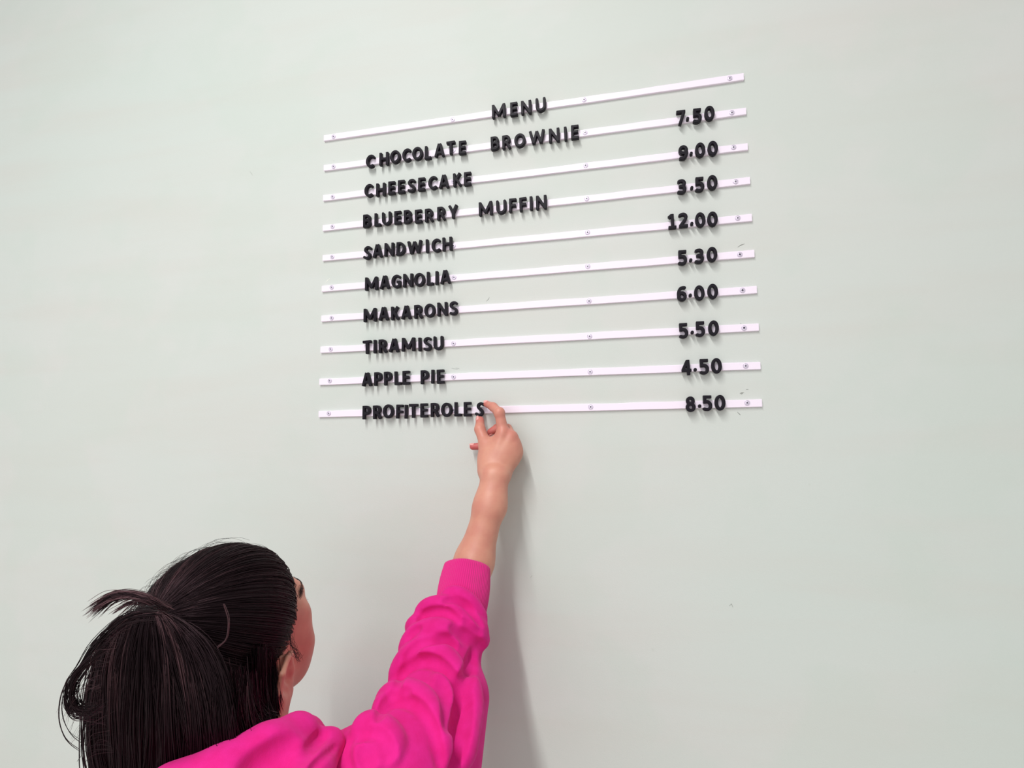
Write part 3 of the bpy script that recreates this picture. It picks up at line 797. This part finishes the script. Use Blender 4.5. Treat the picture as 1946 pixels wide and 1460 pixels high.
bundle([(420, 1310), (420, 1380), (440, 1430), (470, 1450)], [.54, .54, .54, .55], 260, .0090, .008, .00036, .15)
bundle([(490, 1240), (492, 1295), (500, 1340), (512, 1372)], [.60, .60, .60, .595], 160, .0045, .004, .00034, .05)
for pth in ([(497, 1238), (506, 1270), (511, 1305), (516, 1340), (520, 1366)], [(503, 1236), (512, 1262), (515, 1292), (517, 1325), (520, 1352)]):
    g_ = trace(lambda Q: BODY(Q), pth, .50, .85)
    if len(g_) == len(pth):
        dd = [float((q - T) @ F) - .004 for q in g_]
        bundle(pth, dd, 260, .0036, .0030, .00034, .05)
bundle([(425, 1150), (434, 1180), (430, 1215), (412, 1232)], .515, 7, .0006, .001, .0003, .9)
for q in rng.choice(nS, 420, replace=False):             # fine flyaways lifting off the combed hair
    t_ = np.linspace(0, 1, mS); k0 = rng.integers(0, 6)
    amp = rng.uniform(.003, .011); lf = lift[q] + amp * np.sin(np.pi * np.clip(t_ * rng.uniform(.6, 1.3), 0, 1)) ** 1.3
    nn = S_[q] + rng.normal(size=3) * .06 * t_[:, None] * (1 - t_[:, None])
    nn /= np.linalg.norm(nn, axis=1, keepdims=True)
    loose.append((H + (on_cap(nn, lf) - [0, 0, .02]) @ HM.T)[k0:k0 + 8]); lr.append(.00012 + .00006 * rng.random()); ls.append(.4 * rng.random())
for _ in range(80):                                   # flyaways off the left of the ponytail
    y0 = rng.uniform(1170, 1440); x0 = np.interp(y0, [1170, 1220, 1300, 1360, 1440], [260, 215, 170, 175, 195])
    L = rng.uniform(20, 75)
    pts = [(x0 + 20, y0 - 12), (x0 - L * .4, y0 - 2 + rng.uniform(-14, 10)), (x0 - L * rng.uniform(.4, 1), y0 + rng.uniform(5, 60))]
    bundle(pts, rng.uniform(.48, .53), 1, .0006, .004, .00012, .5, 10)
for _ in range(26):                                    # sideburn wisps before the ear
    pts = [(548 + rng.normal() * 5, 1215 + rng.normal() * 10), (562 + rng.normal() * 3, 1240 + rng.normal() * 5), (568 + rng.normal() * 4, 1252 + rng.normal() * 8)]
    bundle(pts, .548, 1, .0004, .001, .00013, .1, 8)
mm_ = max(len(p) for p in loose)
res = []
for p in loose:
    t = np.linspace(0, len(p) - 1, mm_); i = np.minimum(t.astype(int), len(p) - 2); f_ = (t - i)[:, None]
    res.append(p[i] * (1 - f_) + p[i + 1] * f_)
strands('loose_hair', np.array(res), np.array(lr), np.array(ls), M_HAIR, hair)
# hair tie: beaded elastic ring
TV, TF = [], []
tdir = HM @ (tn / CR); tdir /= np.linalg.norm(tdir)
MT = orient(tdir, IR)
nu, nv = 36, 10
for i in range(nu):
    a = 2 * math.pi * i / nu; rr = .0140; tr = .0042 + .0010 * math.sin(a * 9)
    for k in range(nv):
        b = 2 * math.pi * k / nv
        TV.append(TIE + MT @ np.array([math.cos(a) * (rr + tr * math.cos(b)), math.sin(a) * (rr + tr * math.cos(b)), tr * math.sin(b) - .002]))
for i in range(nu):
    for k in range(nv):
        TF.append((i * nv + k, ((i + 1) % nu) * nv + k, ((i + 1) % nu) * nv + (k + 1) % nv, i * nv + (k + 1) % nv))
ht = pmesh('hair_tie', TV, TF, M_TIE, hair); tag(ht, 'black beaded elastic')

# brows and lashes
def surf(x, z):
    y = .14
    for _ in range(60):
        d_ = BODY(h(x, y, z)[None])[0]
        if d_ < .0003: break
        y -= d_ * .9
    return y
bl, br2, bs = [], [], []
for s in (-1, 1):
    for _ in range(90):
        t = rng.random(); x = .014 + .036 * t; z = .016 + .006 * math.sin(t * 2.4) + rng.normal() * .0012; y = surf(s * x, z); y1 = surf(s * (x + .007), z + .002)
        p0 = h(s * x, y, z); p1 = h(s * (x + .003), (y + y1) / 2 + .0014, z + .0015); p2 = h(s * (x + .006), y1 + .001, z + .002)
        bl.append([p0, p1, p2, p2 + (p2 - p1) * .3]); br2.append(.00022); bs.append(.1)
brow = strands('eyebrows', np.array(bl), np.array(br2), np.array(bs), M_HAIR, person)
bl, br2, bs = [], [], []
for s in (-1, 1):
    for i in range(34):
        t = i / 33; x = .018 + .028 * t; y0_ = .091 - .012 * t
        p0 = h(s * x, y0_, .002); p1 = h(s * (x + .002 * t), y0_ + .004, .000); p2 = h(s * (x + .005 * t), y0_ + .0065, .002)
        bl.append([p0, p1, p2, p2 + (p2 - p1) * .3]); br2.append(.00020); bs.append(.0)
strands('eyelashes', np.array(bl), np.array(br2), np.array(bs), M_HAIR, person)

# ---- hoodie ----------------------------------------------------------------
HD = Sdf()
SLV = [(873, 1163, .834, 47), (860, 1190, .820, 60), (847, 1222, .802, 68), (835, 1262, .780, 72), (828, 1310, .745, 77), (818, 1365, .700, 84), (792, 1425, .650, 96), (735, 1500, .600, 108)]
sp = [D(x, y, d) for x, y, d, r in SLV]; sr = [r * d / FPX for x, y, d, r in SLV]
HD.chain(sp, sr, .012)
HD.cap(D(868, 1330, .745), D(835, 1460, .70), .045, .055, .02)         # sagging underside lobe
HD.cap(sp[-1], (.14, -.465, 1.285), sr[-1] * .98, .080, .04)
HD.cap((.14, -.465, 1.285), (.02, -.470, 1.25), .080, .060, .04)
HD.ell((.155, -.455, 1.12), (.185, .130, .24), None, .06)
HD.ell((.155, -.45, .93), (.165, .125, .15), None, .05)
HD.chain([SH_L, EL_L, WR_L + [0, 0, .02]], [.060, .056, .040], .03)
# neck roll and hood
hood_pts = [D(430, 1478, .520), D(500, 1432, .540), D(556, 1398, .565), D(590, 1392, .61), D(600, 1400, .66)]
HOODB = Sdf()
HOODB.chain([D(330, 1540, .50), D(440, 1492, .515), D(510, 1440, .538), D(562, 1402, .570), D(578, 1402, .62), D(560, 1410, .67)], [.040, .036, .030, .0215, .020, .018], .012)
HOODB.chain([D(420, 1560, .50), D(540, 1500, .525), D(605, 1438, .575), D(622, 1425, .62)], [.045, .038, .022, .018], .012)
HOODB.chain([D(500, 1540, .50), D(590, 1475, .535), D(628, 1412, .580), D(634, 1412, .60)], [.030, .022, .0125, .010], .008)

def fold_ridge(sd, pts, rr_=.009, off=(0, -6), ridge=True, **kw):
    """soft roll of cloth along the upper side of a valley, seated on the cloth surface"""
    if not ridge: return
    q = spline(np.asarray(pts, float) + off, 3 * len(pts)); g = trace(sd, q)
    out = []
    for i in range(len(g) - 1):
        w = lambda k: rr_ * (.45 + .55 * math.sin(math.pi * k / (len(g) - 1)) ** .5)
        sk = lambda k: F * (w(k) - rr_ * .34 * math.sin(math.pi * k / (len(g) - 1)))
        out.append((g[i] + sk(i), g[i + 1] + sk(i + 1), w(i), w(i + 1), .014))
    return out
def fold_valley(sd, pts, rv=.0045, kv=.007, **kw):
    q = spline(pts, 4 * len(pts)); g = trace(sd, q); out = []
    for i in range(len(g) - 1):
        w = lambda k: rv * (.3 + .7 * math.sin(math.pi * k / (len(g) - 1)) ** .5)
        out.append((g[i] - F * w(i) * .15, g[i + 1] - F * w(i + 1) * .15, w(i), w(i + 1), kv))
    return out
FOLDS = [
    dict(pts=[(846, 1141), (862, 1138), (880, 1147), (898, 1163), (916, 1188)], rv=.004, rr_=.007, off=(1, -5)),
    dict(pts=[(797, 1178), (810, 1166), (826, 1162), (845, 1163), (862, 1171), (876, 1186)], rv=.0035, rr_=.008, off=(0, -6)),
    dict(pts=[(862, 1192), (880, 1204), (898, 1216), (918, 1232)], rv=.006, kv=.009, rr_=.009, off=(2, -8)),
    dict(pts=[(770, 1256), (784, 1231), (805, 1217), (830, 1214), (850, 1217), (864, 1228)], rv=.006, rr_=.011, off=(-1, -9)),
    dict(pts=[(750, 1308), (766, 1280), (787, 1261), (810, 1256), (833, 1263), (856, 1283), (872, 1312)], rv=.006, rr_=.012, off=(0, -10)),
    dict(pts=[(874, 1296), (877, 1345), (869, 1400), (860, 1458)], rv=.009, kv=.012, rr_=.012, off=(17, 0)),
    dict(pts=[(719, 1364), (730, 1344), (749, 1334), (773, 1334), (797, 1346), (818, 1378), (830, 1418), (838, 1456)], rv=.0048, rr_=.010, off=(3, -9)),
    dict(pts=[(728, 1340), (748, 1318), (775, 1313)], rv=.003, rr_=.005, off=(0, -5)),
    dict(pts=[(682, 1402), (694, 1392), (716, 1395), (734, 1412), (748, 1434)], rv=.005, rr_=.008, off=(2, -7)),
    dict(pts=[(683, 1422), (689, 1438), (696, 1457)], rv=.0045, rr_=.006, off=(7, 0)),
    dict(pts=[(699, 1412), (705, 1428), (711, 1446)], rv=.0045, rr_=.006, off=(7, 0)),
    dict(pts=[(716, 1408), (725, 1424), (736, 1444)], rv=.0035, rr_=.005, off=(6, 0)),
    dict(pts=[(838, 1292), (852, 1330), (854, 1380)], rv=.0028, kv=.014, rr_=.006, off=(-8, 0)),
    dict(pts=[(903, 1240), (893, 1270), (884, 1298)], rv=.0045, kv=.012, ridge=False),
    dict(pts=[(884, 1180), (898, 1196), (914, 1206)], rv=.003, rr_=.006, off=(2, -6)),
    dict(pts=[(776, 1212), (784, 1200), (796, 1194)], rv=.003, rr_=.006, off=(-2, -6)),
]
ops = []
for fd in FOLDS: ops += fold_ridge(HD, **fd) or []
for a, b, ra, rb, k in ops: HD.cap(a, b, ra, rb, k)
ops = []
for fd in FOLDS: ops += fold_valley(HD, **fd)
for a, b, ra, rb, k in ops: HD.cap(a, b, ra, rb, k, True)
for a, b, ra, rb, k in fold_valley(HOODB, [(545, 1468), (575, 1436), (602, 1408), (617, 1392)], rv=.0055, kv=.006): HOODB.cap(a, b, ra, rb, k, True)
for a, b, ra, rb, k in fold_valley(HOODB, [(480, 1466), (520, 1440), (556, 1418)], rv=.004, kv=.020): HOODB.cap(a, b, ra, rb, k, True)
for a, b, ra, rb, k in fold_valley(HOODB, [(588, 1470), (612, 1442), (640, 1418)], rv=.0025, kv=.004): HOODB.cap(a, b, ra, rb, k, True)
# creases across shoulder yoke
HD.chain([D(651, 1419, .56), D(625, 1442, .545), D(600, 1465, .53)], [.002] * 3, .004, True)
HD.half((.155, -.45, .80), (0, 0, -1))
zs = np.concatenate([np.arange(.77, 1.22, .010), np.arange(1.222, 1.56, .0022)])
hp, hq = polygonise(HD, (-.18, -.66, .76), (.47, -.03, 1.56), .0022, zs=zs)
hoodie = pmesh('hoodie', hp, hq, M_PINK)
tag(hoodie, 'bright pink fleece hoodie')
zs = np.concatenate([np.arange(1.20, 1.29, .006), np.arange(1.291, 1.46, .0020)])
gp, gq = polygonise(HOODB, (.0, -.64, 1.20), (.40, -.22, 1.46), .0020, zs=zs)
pmesh('hood', gp, gq, M_PINK, hoodie)

# ribbed cuffs: shell with geometric ribs
def cuff(c0, c1, r0, r1, bulge=.002, name='cuff'):
    axis = c1 - c0; L = np.linalg.norm(axis); Mo = orient(axis, R)
    nr, na = 16, 74 * 6
    V, Fs = [], []
    prof = [(t, r0 + (r1 - r0) * t + bulge * math.sin(t * math.pi)) for t in np.linspace(0, 1, nr)]
    prof += [(1.012, r1 - .0012), (1.0, r1 - .0028), (.6, r1 - .0034)]
    for i, (t, rr) in enumerate(prof):
        for k in range(na):
            a = 2 * math.pi * k / na
            rib = .00042 * math.cos(a * 74) if i < nr else 0
            if 0 < i < nr - 1: rib *= 1
            wav = .0010 * math.sin(a * 2 + t * 2) + .0006 * math.sin(a * 5 + t * 4)
            V.append(c0 + Mo @ np.array([math.cos(a) * (rr + rib + wav), math.sin(a) * (rr + rib + wav), L * t]))
    for i in range(len(prof) - 1):
        for k in range(na):
            k2 = (k + 1) % na
            Fs.append((i * na + k, i * na + k2, (i + 1) * na + k2, (i + 1) * na + k))
    return pmesh(name, V, np.array(Fs), M_RIB, hoodie)
cuff(D(874, 1165, .834), D(888.5, 1079, .880), .0392, .0368)
cuff(WR_L + [0, -.01, .05], WR_L + [0, .0, -.005], .041, .031)

# ---- trousers and shoes ----------------------------------------------------
TR = Sdf()
TR.ell((.155, -.445, .90), (.150, .108, .12), None, .05)
for s in (-1, 1): TR.chain([(.155 + s * .08, -.44, .86), (.155 + s * .09, -.43, .48), (.155 + s * .09, -.44, .10)], [.096, .070, .062], .03)
TR.half((0, 0, .085), (0, 0, -1)); TR.half((0, 0, 1.0), (0, 0, 1))
tp_, tq_ = polygonise(TR, (-.06, -.60, .05), (.40, -.28, 1.03), .008)
pmesh('trousers', tp_, tq_, M_DENIM)
for s in (-1, 1):
    S2 = Sdf(); x = .155 + s * .095
    S2.cap((x, -.47, .045), (x + s * .008, -.30, .038), .046, .040, .02); S2.cap((x, -.45, .06), (x, -.445, .11), .046, .044, .03)
    S2.half((0, 0, .0), (0, 0, -1))
    a_, b2 = polygonise(S2, (x - .07, -.54, -.01), (x + .07, -.24, .17), .005)
    sh_ = pmesh('shoe', a_, b2, M_SHOE)
